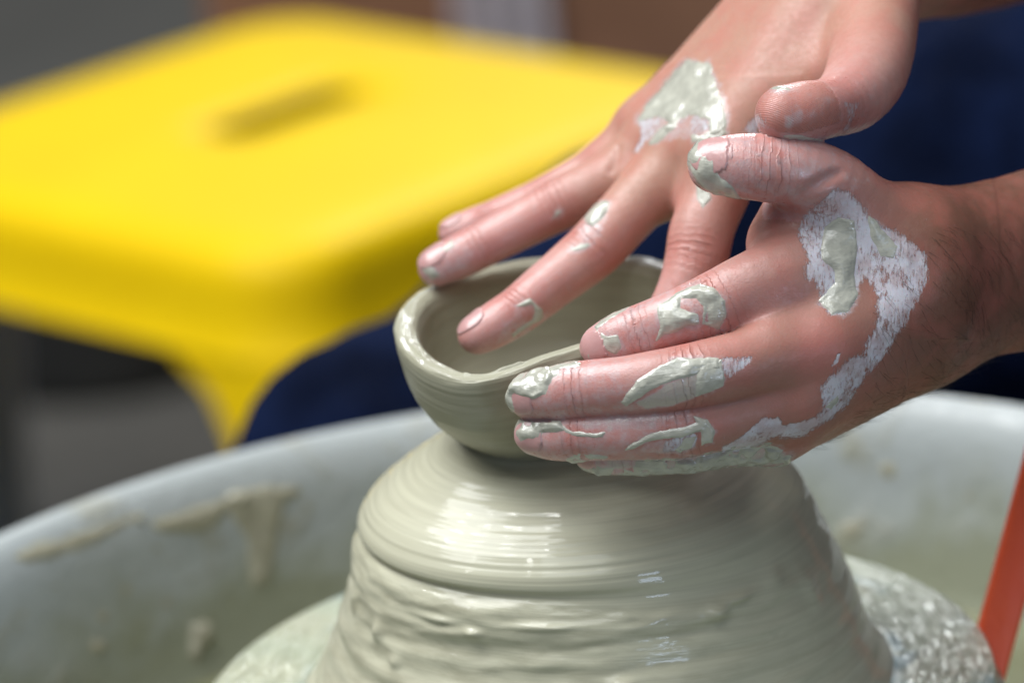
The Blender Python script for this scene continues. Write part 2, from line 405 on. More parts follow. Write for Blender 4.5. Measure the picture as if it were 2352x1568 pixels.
wob = fbm(np.stack([np.cos(th)*4+0*rr, np.sin(th)*4+0*rr, sB[:, None]*.5+0*rr], -1), 1.0, 5, 3)
wob2 = fbm(np.stack([np.cos(th)*14+0*rr, np.sin(th)*14+0*rr, sB[:, None]*.8+0*rr], -1), 1.0, 15, 2)
zz += lip*(wob*.7+wob2*.10); rr += lip*wob2*.12
gr = fbm(np.stack([np.cos(th)*.6+0*rr, np.sin(th)*.6+0*rr, sB[:, None]*1.1+0*rr], -1), .9, 31, 3)
rr += gr*.22*sstep(.06, .2, f)[:, None]
# ragged curl of clay standing along the near inner edge of the lip
ridge = np.exp(-((np.arange(len(W))-100)/3.2)**2)[:, None]
am = np.exp(-(((th-R(-112)+np.pi) % (2*np.pi)-np.pi)/R(42))**2)[None]
zz += ridge*am*(.3+1.3*np.maximum(0, fbm(np.stack([np.cos(th)*9+0*rr, np.sin(th)*9+0*rr, 0*rr], -1), 1.3, 77, 2)))
cx = np.interp(zz, [80, 117], [-3.2, bx])
V = np.stack([(cx+rr*np.cos(th))/1000, rr*np.sin(th)/1000, zz/1000], -1)
bowl = mesh_obj('bowl', V.reshape(-1, 3), gridfaces(len(W), NT+1, False), THROWN_BOWL, hump, attrs={'rough': (lip*.35+0*rr).ravel()})
turn_uv(bowl, np.tile(th, len(W)), np.repeat(sB/1000+.4, NT+1))

# ------------------------------------------------------------------ implicit surfaces (distance fields in camera axes, mm)
class Field:
    def __init__(s, axes, big=40.0):
        s.ax = [np.asarray(a, np.float32) for a in axes]
        s.big = big
        s.g = np.full([len(a) for a in s.ax], big, np.float32)
    def sl(s, lo, hi):
        return tuple(slice(max(0, np.searchsorted(a, l)-1), min(len(a), np.searchsorted(a, h)+1)) for a, l, h in zip(s.ax, lo, hi))
    def xyz(s, sl):
        return [a[c].reshape([-1 if i == j else 1 for j in range(3)]) for i, (a, c) in enumerate(zip(s.ax, sl))]
def smin(a, b, k):
    h = np.maximum(k-np.abs(a-b), 0)
    return np.minimum(a, b) - h*h*(.25/k)
def tube_d(X, pts, rad, flat=None):
    d = None
    for i in range(len(pts)-1):
        a, b = pts[i], pts[i+1]; ba = b-a; L2 = float(ba@ba)+1e-9
        p = [X[j]-np.float32(a[j]) for j in range(3)]
        t = np.clip((p[0]*np.float32(ba[0])+p[1]*np.float32(ba[1])+p[2]*np.float32(ba[2]))/np.float32(L2), 0, 1)
        q = [p[j]-t*np.float32(ba[j]) for j in range(3)]
        m2 = q[0]*q[0]+q[1]*q[1]+q[2]*q[2]
        if flat is not None:
            n, k = flat; n = n-ba*(n@ba)/L2; n = n/np.linalg.norm(n)
            qn = q[0]*np.float32(n[0])+q[1]*np.float32(n[1])+q[2]*np.float32(n[2])
            m2 = m2+qn*qn*np.float32(1/(k*k)-1)
        e = np.sqrt(m2)-(np.float32(rad[i])+t*np.float32(rad[i+1]-rad[i]))
        d = e if d is None else np.minimum(d, e)
    return d
def J(lst, base=-35):
    """(px, py, depth, radius) list -> points in camera mm, radii"""
    return np.array([cammm(a[0], a[1], base+a[2]) for a in lst]), np.array([a[3] for a in lst], float)
def prim(F, g, pts, rad, k, flat=None, pad=14):
    lo = pts.min(0)-rad.max()-pad; hi = pts.max(0)+rad.max()+pad
    sl = F.sl(lo, hi); X = F.xyz(sl)
    g[sl] = smin(g[sl], tube_d(X, pts, rad, flat), k)
def to_mesh(g, axes):
    gr = openvdb.FloatGrid(40.0); gr.copyFromArray(np.ascontiguousarray(g))
    V, Q = gr.convertToQuads(isovalue=0.0)
    V = np.stack([np.interp(V[:, i], np.arange(len(axes[i])), axes[i]) for i in range(3)], -1)
    return V, Q.astype(np.int64)
def axis(lo, a, b, hi, h, hmax=14, g=1.16):
    m = np.arange(a, b+h, h); l = []; x = a; s = h
    while x > lo: s = min(s*g, hmax); x -= s; l.append(x)
    r = []; x = m[-1]; s = h
    while x < hi: s = min(s*g, hmax); x += s; r.append(x)
    return np.array(l[::-1]+list(m)+r)

VOX = 0.65
LEFT = {
 'index': [(1905, 600, -50, 11), (1770, 645, -56, 10.6), (1640, 704, -58, 9.6), (1555, 735, -58, 8.5), (1478, 762, -56, 8.0), (1425, 780, -54, 7.6), (1384, 795, -52, 6.4)],
 'middle': [(1890, 790, -58, 11), (1740, 830, -64, 9.7), (1580, 866, -67, 9.2), (1450, 884, -66, 8.3), (1335, 895, -62, 8.0), (1270, 904, -59, 7.6), (1220, 910, -56, 6.6)],
 'ring': [(1835, 905, -56, 10.5), (1700, 948, -60, 9.3), (1560, 978, -62, 8.9), (1440, 990, -61, 8.0), (1330, 996, -58, 7.5), (1275, 998, -55, 7.2), (1232, 996, -53, 6.2)],
 'little': [(1765, 975, -45, 9.5), (1650, 1008, -49, 8.2), (1550, 1024, -51, 7.7), (1460, 1034, -51, 6.8), (1400, 1038, -50, 6.4), (1363, 1040, -48, 5.4)],
 'thumb': [(2100, 590, -34, 13), (2010, 525, -46, 11.6), (1925, 440, -53, 10.8), (1845, 397, -58, 10.0), (1765, 386, -60, 9.7), (1700, 382, -60, 9.1), (1645, 380, -59, 7.9)],
}
LPALM = [
 ([(2110, 560, -42, 12), (1905, 600, -49, 11.2)], 10, None), ([(2125, 640, -45, 12), (1890, 790, -56, 11.6)], 10, None),
 ([(2115, 720, -43, 12), (1835, 905, -55, 10.8)], 10, None), ([(2085, 790, -36, 12), (1770, 975, -45, 9.8)], 10, None),
 ([(2100, 770, -20, 15), (1830, 915, -28, 13.5)], 12, None), ([(2080, 640, -22, 16), (1850, 760, -30, 14)], 12, None),
 ([(1905, 600, -47, 9.5), (1890, 790, -54, 10), (1835, 905, -52, 9.5), (1770, 975, -43, 8.5)], 7, None),
 ([(1830, 650, -52, 9), (1795, 565, -47, 8.2), (1822, 505, -46, 6)], 9, None), ([(2060, 570, -42, 11), (1850, 535, -44, 8.5)], 10, None), ([(2000, 540, -40, 10), (1835, 495, -44, 6.0)], 9, None), ([(1880, 470, -46, 8), (1800, 560, -46, 6.5)], 9, None),
 ([(1790, 700, -56, 7.5), (1770, 780, -60, 7.5), (1740, 880, -58, 7), (1700, 980, -50, 6.5)], 5, None),
 ([(2100, 640, -30, 25), (2200, 630, -22, 25.2), (2352, 600, -8, 26), (2700, 520, 25, 31), (3200, 430, 40, 40), (3900, 300, 90, 43)], 14, (np.array([.1, .25, 1.]), .74)),
 ([(3900, 300, 90, 43), (4700, -1400, 250, 55), (4900, -2000, 330, 60)], 20, None),
]
RIGHT = {
 'middle': [(1590, 350, 13, 11), (1490, 440, 10, 9.6), (1385, 552, 5, 9.2), (1335, 597, 3, 8.8), (1262, 655, -1, 8.0), (1190, 712, -5, 7.4), (1140, 744, -7, 7.1), (1100, 767, -8, 6.2)],
 'ring': [(1525, 325, 25, 10.5), (1420, 402, 25, 9.1), (1275, 474, 24, 8.3), (1180, 524, 23, 7.5), (1100, 566, 22, 7.1), (1048, 592, 22, 6.8), (1006, 612, 22, 6.0)],
 'little': [(1490, 295, 41, 9), (1380, 385, 42, 8), (1250, 455, 44, 7.0), (1150, 497, 43, 6.3), (1085, 521, 41, 5.9), (1045, 534, 40, 5.0)],
 'index': [(1665, 345, 0, 11), (1640, 450, -3, 10), (1612, 530, -6, 9.8), (1598, 600, -8, 9.5), (1568, 680, -10, 8.4), (1525, 760, -10, 7.8), (1492, 815, -9, 6.4)],
 'thumb': [(2015, -30, 2, 13), (2008, 80, -14, 12.5), (1992, 165, -30, 12.0), (1955, 222, -42, 10.6), (1905, 247, -52, 9.0), (1852, 258, -58, 9.3), (1806, 263, -60, 8.7)],
}
RPALM = [
 ([(1985, -110, 8, 13), (1665, 345, 0, 11.2)], 10, None), ([(1950, -120, 17, 13), (1590, 350, 13, 11)], 10, None),
 ([(1925, -125, 26, 12), (1525, 325, 25, 10.2)], 10, None), ([(1900, -140, 36, 11), (1490, 295, 41, 9)], 10, None),
 ([(1960, -60, 36, 14), (1620, 330, 36, 11)], 12, None),
 ([(1665, 345, 3, 9.5), (1590, 350, 14, 9.5), (1525, 325, 26, 9), (1490, 295, 40, 8)], 7, None),
 ([(1960, 40, 0, 12), (1760, 300, 2, 8.5)], 9, None), ([(1985, 130, -14, 10), (1800, 250, -2, 7)], 9, None),
 ([(1645, 445, 0, 7), (1540, 445, 10, 7), (1440, 400, 25, 6.5), (1400, 375, 40, 6)], 5, None),
 ([(1965, -150, 22, 23), (1975, -130, 28, 24), (2200, -130, 90, 26), (2700, -300, 230, 36), (3500, -500, 420, 43)], 14, (np.array([.3, .5, 1.]), .8)),
 ([(3500, -500, 420, 43), (4100, -1700, 480, 55), (4300, -2100, 480, 60)], 20, None),
]
FOLDS = {True: [([(1418, 338), (1412, 365), (1404, 392)], .8, 2.0)],
         False: [([(1930, 396), (1900, 410), (1866, 432), (1838, 450)], 1.1, 2.4)]}
def body():
    A = [axis(-40, cammm(915, 0, -40)[0]-3, cammm(2390, 0, 0)[0], 640, VOX), axis(-50, cammm(0, 1125, -80)[1]-2, cammm(0, -40, -20)[1], 460, VOX), axis(-140, -114, 42, 620, VOX)]
    F = Field(A); H = None
    for hand, palm in ((LEFT, LPALM), (RIGHT, RPALM)):
        G = np.full_like(F.g, 40.0)
        for lst, k, fl in palm:
            p, r = J(lst)
            if len(lst) > 3 and r.max() > 20: q = spl(np.c_[p, r], 4); p, r = q[:, :3], q[:, 3]
            prim(F, G, p, r, k, fl)
        Hh = G.copy()
        for nm, lst in hand.items():
            p, r = J(lst); q = spl(np.c_[p, r], 4); p, r = q[:, :3], q[:, 3]
            sl = F.sl(p.min(0)-r.max()-10, p.max(0)+r.max()+10)
            d = smin(G[sl], tube_d(F.xyz(sl), p, r, (DORS[hand is RIGHT][nm], .93)), (4.5 if hand is RIGHT else 7) if nm == 'thumb' else 5.5)
            Hh[sl] = smin(Hh[sl], d, .9)
        # folds of skin, pressed in where the sight line first meets this hand
        for line, r, k in FOLDS[hand is RIGHT]:
            pts = []
            for px, py in line:
                d = np.arange(-112, 40, .4); q = np.array([cammm(px, py, x) for x in d])
                ii = [np.clip(np.searchsorted(a, q[:, j]), 0, len(a)-1) for j, a in enumerate(A)]
                h = np.where(Hh[ii[0], ii[1], ii[2]] < 0)[0]
                if len(h): pts.append(q[h[0]]-[0, 0, r*.35])
            if len(pts) < 2: continue
            p = spl(np.array(pts), 4); n = len(p); rad = r*np.sin(np.linspace(.25, np.pi-.25, n))**.6
            sl = F.sl(p.min(0)-8, p.max(0)+8)
            Hh[sl] = -smin(-Hh[sl], tube_d(F.xyz(sl), p, rad), k)
        H = Hh if H is None else np.minimum(H, Hh)
    # chest joining both shoulders, inside the shirt
    sh = [cammm(4900, -2000, 295), cammm(4600, -2050, 370), cammm(4300, -2100, 445)]
    prim(F, H, np.array(sh), np.array([60, 80, 60.]), 30, None, 30)
    return to_mesh(H, A)
def dv(x, y, z):                      # right, up, towards the camera -> camera axes
    v = np.array([x, y, -z], float); return v/np.linalg.norm(v)
DORS = {False: {'index': dv(-.05, .12, 1), 'middle': dv(-.15, -.12, 1), 'ring': dv(-.15, -.15, 1), 'little': dv(-.1, -.2, 1), 'thumb': dv(.05, .45, .9)},
        True: {'middle': dv(-.55, .75, .35), 'ring': dv(-.30, .75, .6), 'little': dv(-.4, .8, .3), 'index': dv(-.75, .3, .55), 'thumb': dv(.45, -.75, -.4)}}
BV, BQ = body()
print('body', len(BV), len(BQ))

# per-vertex anatomy: nearest finger, distance along it, angle from its back
def normals(V, Q):
    n = np.cross(V[Q[:, 2]]-V[Q[:, 0]], V[Q[:, 3]]-V[Q[:, 1]])
    N = np.zeros_like(V)
    for k in range(4):
        for c in range(3): N[:, c] += np.bincount(Q[:, k], n[:, c], len(V))
    return N/(np.linalg.norm(N, axis=1, keepdims=True)+1e-12)
BN = normals(BV, BQ)
CH = []
for right, hand in ((False, LEFT), (True, RIGHT)):
    for nm, lst in hand.items():
        p, r = J(lst); js = spl(np.c_[p, r], 6)
        L_ = np.concatenate([[0], np.cumsum(np.linalg.norm(np.diff(js[:, :3], axis=0), axis=1))])
        jl = [L_[i*6] for i in range(len(lst))]
        CH.append((nm, right, js[:, :3], js[:, 3], L_, jl, DORS[right][nm]))
def anatomy(V, band=6.0):
    n = len(V); lab = np.full(n, -1); bd = np.full(n, band); S = np.zeros(n); PH = np.zeros(n); TE = np.full(n, 99.0)
    for ci, (nm, right, p, r, L_, jl, dn) in enumerate(CH):
        lo, hi = p.min(0)-22, p.max(0)+22
        ix = np.where(((V > lo) & (V < hi)).all(1))[0]; X = V[ix]
        b = np.full(len(ix), 1e9); s = np.zeros(len(ix)); ph = np.zeros(len(ix))
        for i in range(len(p)-1):
            ba = p[i+1]-p[i]; L2 = ba@ba; t = ((X-p[i])@ba)/L2
            tc = np.clip(t, 0, 1); q = X-p[i]-tc[:, None]*ba
            d = np.linalg.norm(q, axis=1)-(r[i]+tc*(r[i+1]-r[i])); m = d < b
            b[m] = d[m]
            if i == len(p)-2: s[m] = (L_[i]+np.maximum(t, 0)*math.sqrt(L2))[m]
            else: s[m] = (L_[i]+tc*math.sqrt(L2))[m]
            axd = ba/math.sqrt(L2); nn = dn-axd*(dn@axd); nn /= np.linalg.norm(nn); bb = np.cross(axd, nn)
            ph[m] = np.arctan2(q@bb, q@nn)[m]
        m = b < bd[ix]; k = ix[m]
        bd[k] = b[m]; lab[k] = ci; S[k] = s[m]; PH[k] = ph[m]; TE[k] = L_[-1]+r[-1]-s[m]
    return lab, S, PH, TE
LAB, BS, BPH, BTE = anatomy(BV)
BPX = c2px(BV)

def polyd(P, poly):
    """signed distance in photo units to a polygon, positive inside"""
    P = np.asarray(P, float); poly = np.asarray(poly, float); d = np.full(len(P), 1e9); ins = np.zeros(len(P), bool)
    for a, b in zip(poly, np.roll(poly, -1, 0)):
        e = b-a; t = np.clip(((P-a)@e)/(e@e+1e-9), 0, 1); d = np.minimum(d, np.linalg.norm(P-a-t[:, None]*e, axis=1))
        c = (a[1] > P[:, 1]) != (b[1] > P[:, 1])
        with np.errstate(divide='ignore', invalid='ignore'):
            ins ^= c & (P[:, 0] < (b[0]-a[0])*(P[:, 1]-a[1])/(b[1]-a[1]+1e-12)+a[0])
    return np.where(ins, d, -d)
def zA(l): return [(893.8+x*.62, y*.62) for x, y in l]
def zB(l): return [(922+x*.348, 301+y*.348) for x, y in l]
def zC(l): return [(1129+x*.336, 602+y*.336) for x, y in l]
def zD(l): return [(1787.5+x*.42, 376.3+y*.42) for x, y in l]
def zE(l): return [(1524+x*.28, 112.9+y*.28) for x, y in l]
def lab_of(names):
    """'Lindex' etc -> set of chain numbers; 'Lpalm'/'Rpalm' -> -1"""
    s = set()
    for n in names.split():
        if n.endswith('palm'): s.add(-1); continue
        for i, c in enumerate(CH):
            if c[0] == n[1:] and c[1] == (n[0] == 'R'): s.add(i)
    return s
# which hand a vertex belongs to (right hand lies deeper or higher)
RH = np.where(LAB >= 0, np.array([c[1] for c in CH]+[False])[LAB], (BPX[:, 1] < 330) | (BPX[:, 0] < 1500) | (BPX[:, 0] < 1700) & (BV[:, 2] > -72))
RH = RH.astype(bool)
facing = (BN*(BV*[1, 1, 1]+[0, 0, 1000*DIST])).sum(1) < 0
def smask(P, poly, soft, labs, lab, rh, front, noise=None, amp=0.0):
    d = polyd(P, poly)
    if noise is not None: d = d+noise*amp
    m = np.clip(.5+d/(2*soft), 0, 1)
    L = lab_of(labs); hand_r = labs.strip()[0] == 'R'
    ok = np.isin(lab, list(L)) & (rh == hand_r) & front
    return m*ok

film = np.zeros(len(BV)); dry = np.zeros(len(BV)); gloss = np.zeros(len(BV))
nz = fbm(BV, .25, 4, 3)
FILMS = [
 (zC([(980, 960), (1250, 800), (1570, 720), (1610, 800), (1590, 850), (1480, 900), (1250, 985), (1050, 1005)]), 4, 'Lmiddle Lpalm', .95),
 (zC([(560, 1080), (1000, 1040), (1350, 1010), (1400, 1100), (1200, 1140), (800, 1160), (560, 1150)]), 6, 'Lring Lpalm', .62),
 (zC([(420, 690), (640, 680), (640, 760), (480, 800)]), 8, 'Lmiddle', .6),
 (zC([(1080, 300), (1300, 230), (1500, 300), (1480, 440), (1100, 560)]), 8, 'Lindex', .5),
 (zC([(640, 470), (900, 450), (1120, 420), (1100, 600), (880, 660), (700, 700)]), 10, 'Lindex', .42),
 (zC([(560, 1330), (1300, 1300), (1850, 1210), (1800, 1320), (1200, 1420), (640, 1420)]), 6, 'Llittle Lpalm', .75),
 (zC([(900, 1300), (1150, 1200), (1400, 1180), (1420, 1280), (1150, 1320)]), 6, 'Lring', .6),
 (zE([(440, 860), (430, 1010), (560, 980), (640, 1060), (720, 1150), (700, 1210), (610, 1170), (550, 1090)]), 6, 'Lthumb', .5),
 (zA([(1030, 300), (1240, 300), (1260, 500), (1110, 520), (950, 540), (910, 440)]), 8, 'Rpalm Rring Rmiddle Rindex', .6),
 (zB([(1180, 600), (1400, 450), (1330, 700), (1180, 790), (1080, 800)]), 10, 'Rmiddle', .5),
 (zB([(700, 1160), (900, 1100), (950, 1230), (800, 1400), (600, 1420)]), 10, 'Rmiddle', .45),
 (zB([(120, 860), (330, 720), (500, 800), (420, 930), (230, 980)]), 10, 'Rring', .5),
 (zB([(960, 600), (1010, 490), (1130, 470), (1080, 580)]), 8, 'Rring', .5),
 (zE([(960, 540), (1150, 480), (1180, 650), (1000, 640)]), 8, 'Rthumb', .6),
]
film = np.where(LAB >= 0, .44*sstep(70, 25, BTE)*(1-.4*RH), 0)
for poly, soft, labs, a in FILMS:
    film = np.maximum(film, a*smask(BPX, poly, soft, labs, LAB, RH, facing, nz, 8))
SM = [
 (zC([(1130, 290), (1290, 190), (1420, 145), (1520, 165), (1600, 260), (1610, 380), (1560, 465), (1480, 440), (1430, 430), (1440, 300), (1400, 250), (1300, 250), (1290, 310), (1420, 350), (1430, 430), (1350, 440), (1270, 480), (1180, 500), (1110, 560), (1150, 450), (1130, 370)]), 'Lindex Lpalm', 1.0, 9, 5, .7),
 (zC([(680, 480), (720, 450), (790, 500), (870, 490), (890, 580), (850, 640), (790, 610), (720, 560)]), 'Lindex', .8, 7, 4, .7),
 (zC([(640, 590), (680, 560), (690, 640), (700, 690), (660, 700)]), 'Lindex', .5, 5, 4, .6),
 (zC([(690, 440), (800, 350), (900, 280), (970, 255), (940, 310), (800, 400), (720, 460)]), 'Lindex', .7, 6, 4, .6),
 (zC([(95, 900), (130, 800), (230, 720), (380, 690), (430, 770), (400, 830), (370, 900), (300, 940), (240, 940), (165, 920), (170, 960), (200, 1000), (195, 1055), (110, 1020), (80, 960)]), 'Lmiddle', 1.5, 10, 5, .75),
 (zC([(370, 700), (520, 665), (620, 675), (600, 710), (480, 740), (420, 790)]), 'Lmiddle', .5, 7, 10, .7),
 (zC([(880, 960), (920, 890), (1000, 800), (1150, 700), (1270, 650), (1560, 650), (1570, 730), (1250, 810), (1100, 870), (980, 950), (920, 990)]), 'Lmiddle Lpalm', .95, 9, 4, .45),
 (zC([(1400, 690), (1575, 660), (1610, 800), (1590, 850), (1480, 900), (1380, 930), (1400, 800)]), 'Lmiddle Lpalm', .35, 6, 7, .5),
 (zC([(120, 1150), (190, 1070), (350, 1060), (480, 1080), (500, 1150), (420, 1160), (350, 1170), (340, 1220), (290, 1275), (200, 1250)]), 'Lring', 1.4, 9, 5, .75),
 (zC([(470, 1110), (560, 1150), (700, 1175), (780, 1160), (760, 1195), (620, 1200), (500, 1170)]), 'Lring', .5, 5, 5, .5),
 (zC([(890, 1300), (960, 1230), (1150, 1150), (1300, 1125), (1400, 1095), (1380, 1050), (1480, 1070), (1530, 1150), (1510, 1230), (1430, 1260), (1425, 1160), (1300, 1200), (1100, 1220), (980, 1270)]), 'Lring Lpalm', .85, 7, 4, .6),
 (zC([(1250, 1280), (1320, 1200), (1400, 1190), (1380, 1270), (1290, 1310)]), 'Lring', .4, 6, 6, .6),
 (zC([(500, 1350), (540, 1310), (700, 1320), (830, 1330), (640, 1370), (760, 1400), (960, 1420), (980, 1360), (1180, 1330), (1300, 1330), (1480, 1300), (1560, 1290), (1700, 1260), (1900, 1240), (2060, 1290), (2060, 1400), (1500, 1500), (960, 1500), (600, 1440)]), 'Llittle Lpalm Lring', .8, 9, 10, .8),
 (zD([(250, 350), (330, 285), (420, 310), (435, 450), (420, 600), (435, 720), (390, 810), (290, 830), (210, 750), (260, 700), (310, 650), (300, 580), (240, 520), (230, 450)]), 'Lpalm Lthumb Lindex Lmiddle Lring', .75, 7, 4, .5),
 (zD([(485, 260), (540, 320), (660, 450), (630, 520), (560, 510), (500, 400)]), 'Lpalm Lthumb', .32, 6, 5, .4),
 (zD([(245, 1335), (330, 1250), (340, 1285), (290, 1345)]), 'Lpalm Llittle Lring', .35, 6, 4, .4),
 (zE([(180, 850), (205, 760), (260, 705), (330, 740), (390, 790), (440, 860), (430, 1000), (480, 1060), (560, 1110), (610, 1180), (650, 1235), (540, 1250), (400, 1200), (270, 1090), (190, 950)]), 'Lthumb', 1.0, 8, 3, .6),
 (zE([(970, 705), (1150, 705), (1310, 745), (1290, 780), (1180, 815), (1050, 800)]), 'Rthumb', .5, 6, 4, .4),
 (zE([(810, 320), (870, 270), (1000, 300), (1070, 350), (940, 340)]), 'Rthumb', .35, 5, 4, .5),
 (zA([(1100, 215), (1190, 230), (1215, 320), (1250, 420), (1258, 500), (1190, 505), (1185, 450), (1110, 430), (1060, 470), (1000, 440), (960, 440), (910, 450), (950, 390), (1030, 290)]), 'Rpalm Rring Rmiddle Rindex Rlittle', .65, 9, 8, .5),
 (zA([(1010, 470), (1070, 440), (1060, 475), (1000, 530), (950, 540), (980, 500)]), 'Rpalm Rring Rmiddle', .8, 7, 5, .7),
 (zA([(1110, 490), (1150, 500), (1220, 470), (1255, 490), (1220, 530), (1120, 530)]), 'Rpalm Rindex Rmiddle', .8, 7, 5, .7),
 (zA([(1130, 600), (1180, 620), (1195, 740), (1160, 780), (1140, 740)]), 'Rindex Rpalm', .7, 6, 3, .5),
 (zB([(1200, 580), (1240, 490), (1320, 455), (1390, 465), (1340, 570), (1260, 640)]), 'Rmiddle', .8, 8, 4, .6),
 (zB([(1100, 790), (1180, 730), (1270, 740), (1230, 770), (1150, 800)]), 'Rmiddle', .35, 6, 6, .6),
 (zB([(730, 1160), (850, 1095), (895, 1140), (945, 1180), (935, 1240), (850, 1290), (740, 1370), (720, 1340), (860, 1240), (890, 1190), (860, 1150), (790, 1165)]), 'Rmiddle', .6, 6, 4, .6),
 (zB([(240, 790), (340, 715), (350, 760), (280, 825)]), 'Rring', .5, 6, 4, .6),
 (zB([(130, 860), (180, 880), (270, 955), (200, 985), (140, 930)]), 'Rring', .5, 6, 4, .6),
 (zB([(990, 585), (1020, 520), (1060, 510), (1050, 560)]), 'Rring', .5, 6, 4, .6),
]
for poly, labs, T, ed, rag, lump in SM:
    film = np.maximum(film, .8*smask(BPX, poly, 16, labs, LAB, RH, facing, nz, 14)**.8)
DRYS = [
 (zD([(100, 380), (150, 250), (240, 190), (300, 140), (370, 140), (440, 210), (480, 240), (560, 340), (640, 360), (740, 420), (810, 500), (820, 640), (780, 740), (700, 870), (600, 1020), (510, 1150), (490, 1130), (470, 1200), (400, 1300), (300, 1400), (150, 1490), (0, 1510), (0, 1450), (120, 1420), (250, 1350), (220, 1220), (300, 1150), (400, 1050), (470, 1040), (460, 980), (530, 900), (540, 720), (490, 640), (470, 620), (440, 720), (380, 810), (290, 830), (210, 760), (230, 700), (190, 640), (150, 650), (140, 570), (160, 520)]), 9, 'Lpalm Lthumb Lindex Lmiddle Lring Llittle', .76),
 (zC([(1560, 650), (1780, 650), (1760, 700), (1640, 790), (1600, 840)]), 6, 'Lmiddle Lpalm', .7),
 (zC([(1170, 1290), (1180, 1220), (1330, 1160), (1420, 1170), (1390, 1270), (1260, 1290)]), 4, 'Lring', .75),
 (zC([(1560, 1260), (1700, 1200), (1850, 1060), (1960, 1060), (1990, 1110), (2100, 1090), (2240, 1040), (2240, 1130), (2000, 1180), (1700, 1290), (1580, 1310)]), 5, 'Lpalm Lring Llittle', .9),
 (zD([(290, 1110), (320, 1030), (345, 1030), (330, 1090)]), 2, 'Lpalm Lmiddle Lring', 1.0),
 (zE([(1470, 420), (1620, 430), (1570, 560), (1480, 690), (1510, 560)]), 7, 'Rthumb Rpalm', .62),
 (zA([(915, 425), (1010, 435), (985, 500), (920, 575), (895, 565), (940, 500)]), 7, 'Rpalm Rring Rmiddle', .62),
 (zA([(1300, 490), (1360, 415), (1420, 460), (1380, 510)]), 8, 'Rpalm Rindex Rthumb', .6),
 (zA([(1110, 440), (1160, 420), (1190, 480), (1120, 520)]), 8, 'Rpalm Rindex Rmiddle', .6),
 (zA([(930, 430), (1040, 300), (1200, 330), (1240, 480), (1100, 470)]), 14, 'Rpalm Rring Rmiddle Rindex', .42),
]
for poly, soft, labs, a in DRYS:
    dry = np.maximum(dry, a*smask(BPX, poly, soft, labs, LAB, RH, facing, nz, 4))
# skin colour: pinker towards fingertips and knuckles, browner on the forearm and near hand, tan with body shade mixed in
tip = np.where(LAB >= 0, sstep(78, 12, BTE), 0)
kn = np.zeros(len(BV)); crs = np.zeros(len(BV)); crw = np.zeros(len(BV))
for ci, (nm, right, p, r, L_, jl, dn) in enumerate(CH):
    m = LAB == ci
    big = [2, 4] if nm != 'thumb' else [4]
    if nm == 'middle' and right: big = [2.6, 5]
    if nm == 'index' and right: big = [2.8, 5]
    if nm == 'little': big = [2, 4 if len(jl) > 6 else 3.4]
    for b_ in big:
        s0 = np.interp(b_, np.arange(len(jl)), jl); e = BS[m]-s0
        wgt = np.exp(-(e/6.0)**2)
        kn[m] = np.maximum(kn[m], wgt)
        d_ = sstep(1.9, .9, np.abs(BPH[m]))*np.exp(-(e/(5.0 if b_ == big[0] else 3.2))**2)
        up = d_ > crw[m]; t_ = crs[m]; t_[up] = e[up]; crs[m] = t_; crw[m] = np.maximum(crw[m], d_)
    # faint rings elsewhere
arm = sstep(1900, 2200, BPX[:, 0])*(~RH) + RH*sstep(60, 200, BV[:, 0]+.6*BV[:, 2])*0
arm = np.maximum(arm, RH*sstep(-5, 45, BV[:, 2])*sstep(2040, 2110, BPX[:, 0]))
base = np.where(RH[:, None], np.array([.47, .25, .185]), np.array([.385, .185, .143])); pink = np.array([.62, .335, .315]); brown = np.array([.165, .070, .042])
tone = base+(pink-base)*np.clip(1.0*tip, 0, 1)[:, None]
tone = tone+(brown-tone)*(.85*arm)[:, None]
tone = tone+(np.array([.52, .19, .16])-tone)*(.45*kn)[:, None]
knob = np.exp(-((BPX-[1880, 790])**2).sum(1)/60**2)*(~RH)
tone = tone+(np.array([.56, .17, .15])-tone)*(.5*knob)[:, None]
pad = (LAB == [c[0] == 'thumb' and c[1] for c in CH].index(True)) & (BTE < 19) & (np.abs(BPH) > 1.2)
tone[pad] += (np.array([.50, .20, .15])-tone[pad])*.6
crs[pad] = 4.2*(BV[pad]@np.array([.45, .8, .3])); crw[pad] = np.maximum(crw[pad], .45)
V0 = BV.copy()
# relief of knuckles, tendons and folds of skin
disp = .18*fbm(BV, .12, 50, 3)
fold = lambda a, b, s, dep, m: -dep*np.exp(-(np.abs(polyd2(BPX, a, b))/s)**2)*m
def polyd2(P, a, b):
    a = np.array(a, float); b = np.array(b, float); e = b-a; t = np.clip(((P-a)@e)/(e@e), 0, 1)
    return np.linalg.norm(P-a-t[:, None]*e, axis=1)
BV2 = BV+BN*disp[:, None]
streak = c2w(BV2)
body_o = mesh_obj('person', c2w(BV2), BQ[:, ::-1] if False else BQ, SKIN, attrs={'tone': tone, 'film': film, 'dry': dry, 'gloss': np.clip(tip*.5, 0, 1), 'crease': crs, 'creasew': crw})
at = body_o.data.attributes.new('streak', 'FLOAT_VECTOR', 'POINT'); at.data.foreach_set('vector', (BV2/1000).astype(np.float32).ravel())
thing(body_o, 'person in navy clothes shaping the clay bowl with both clay smeared hands', 'person')
# make sure faces look outward
me = body_o.data
c0 = np.array(me.polygons[0].normal[:]); q0 = BQ[0]
nc = (r_*BN[q0[0]][0]+u_*BN[q0[0]][1]+f_*BN[q0[0]][2])
gsign = 1.0
# BN from vdb winding: outward test against the field: a vertex moved outward must leave the palm centre
cpal = cammm(2000, 700, -70)
mm = np.linalg.norm(BV-cpal, axis=1) < 45
if ((BV[mm]-cpal)*BN[mm]).sum() < 0: gsign = -1.0; me.flip_normals()
print('sign', gsign)

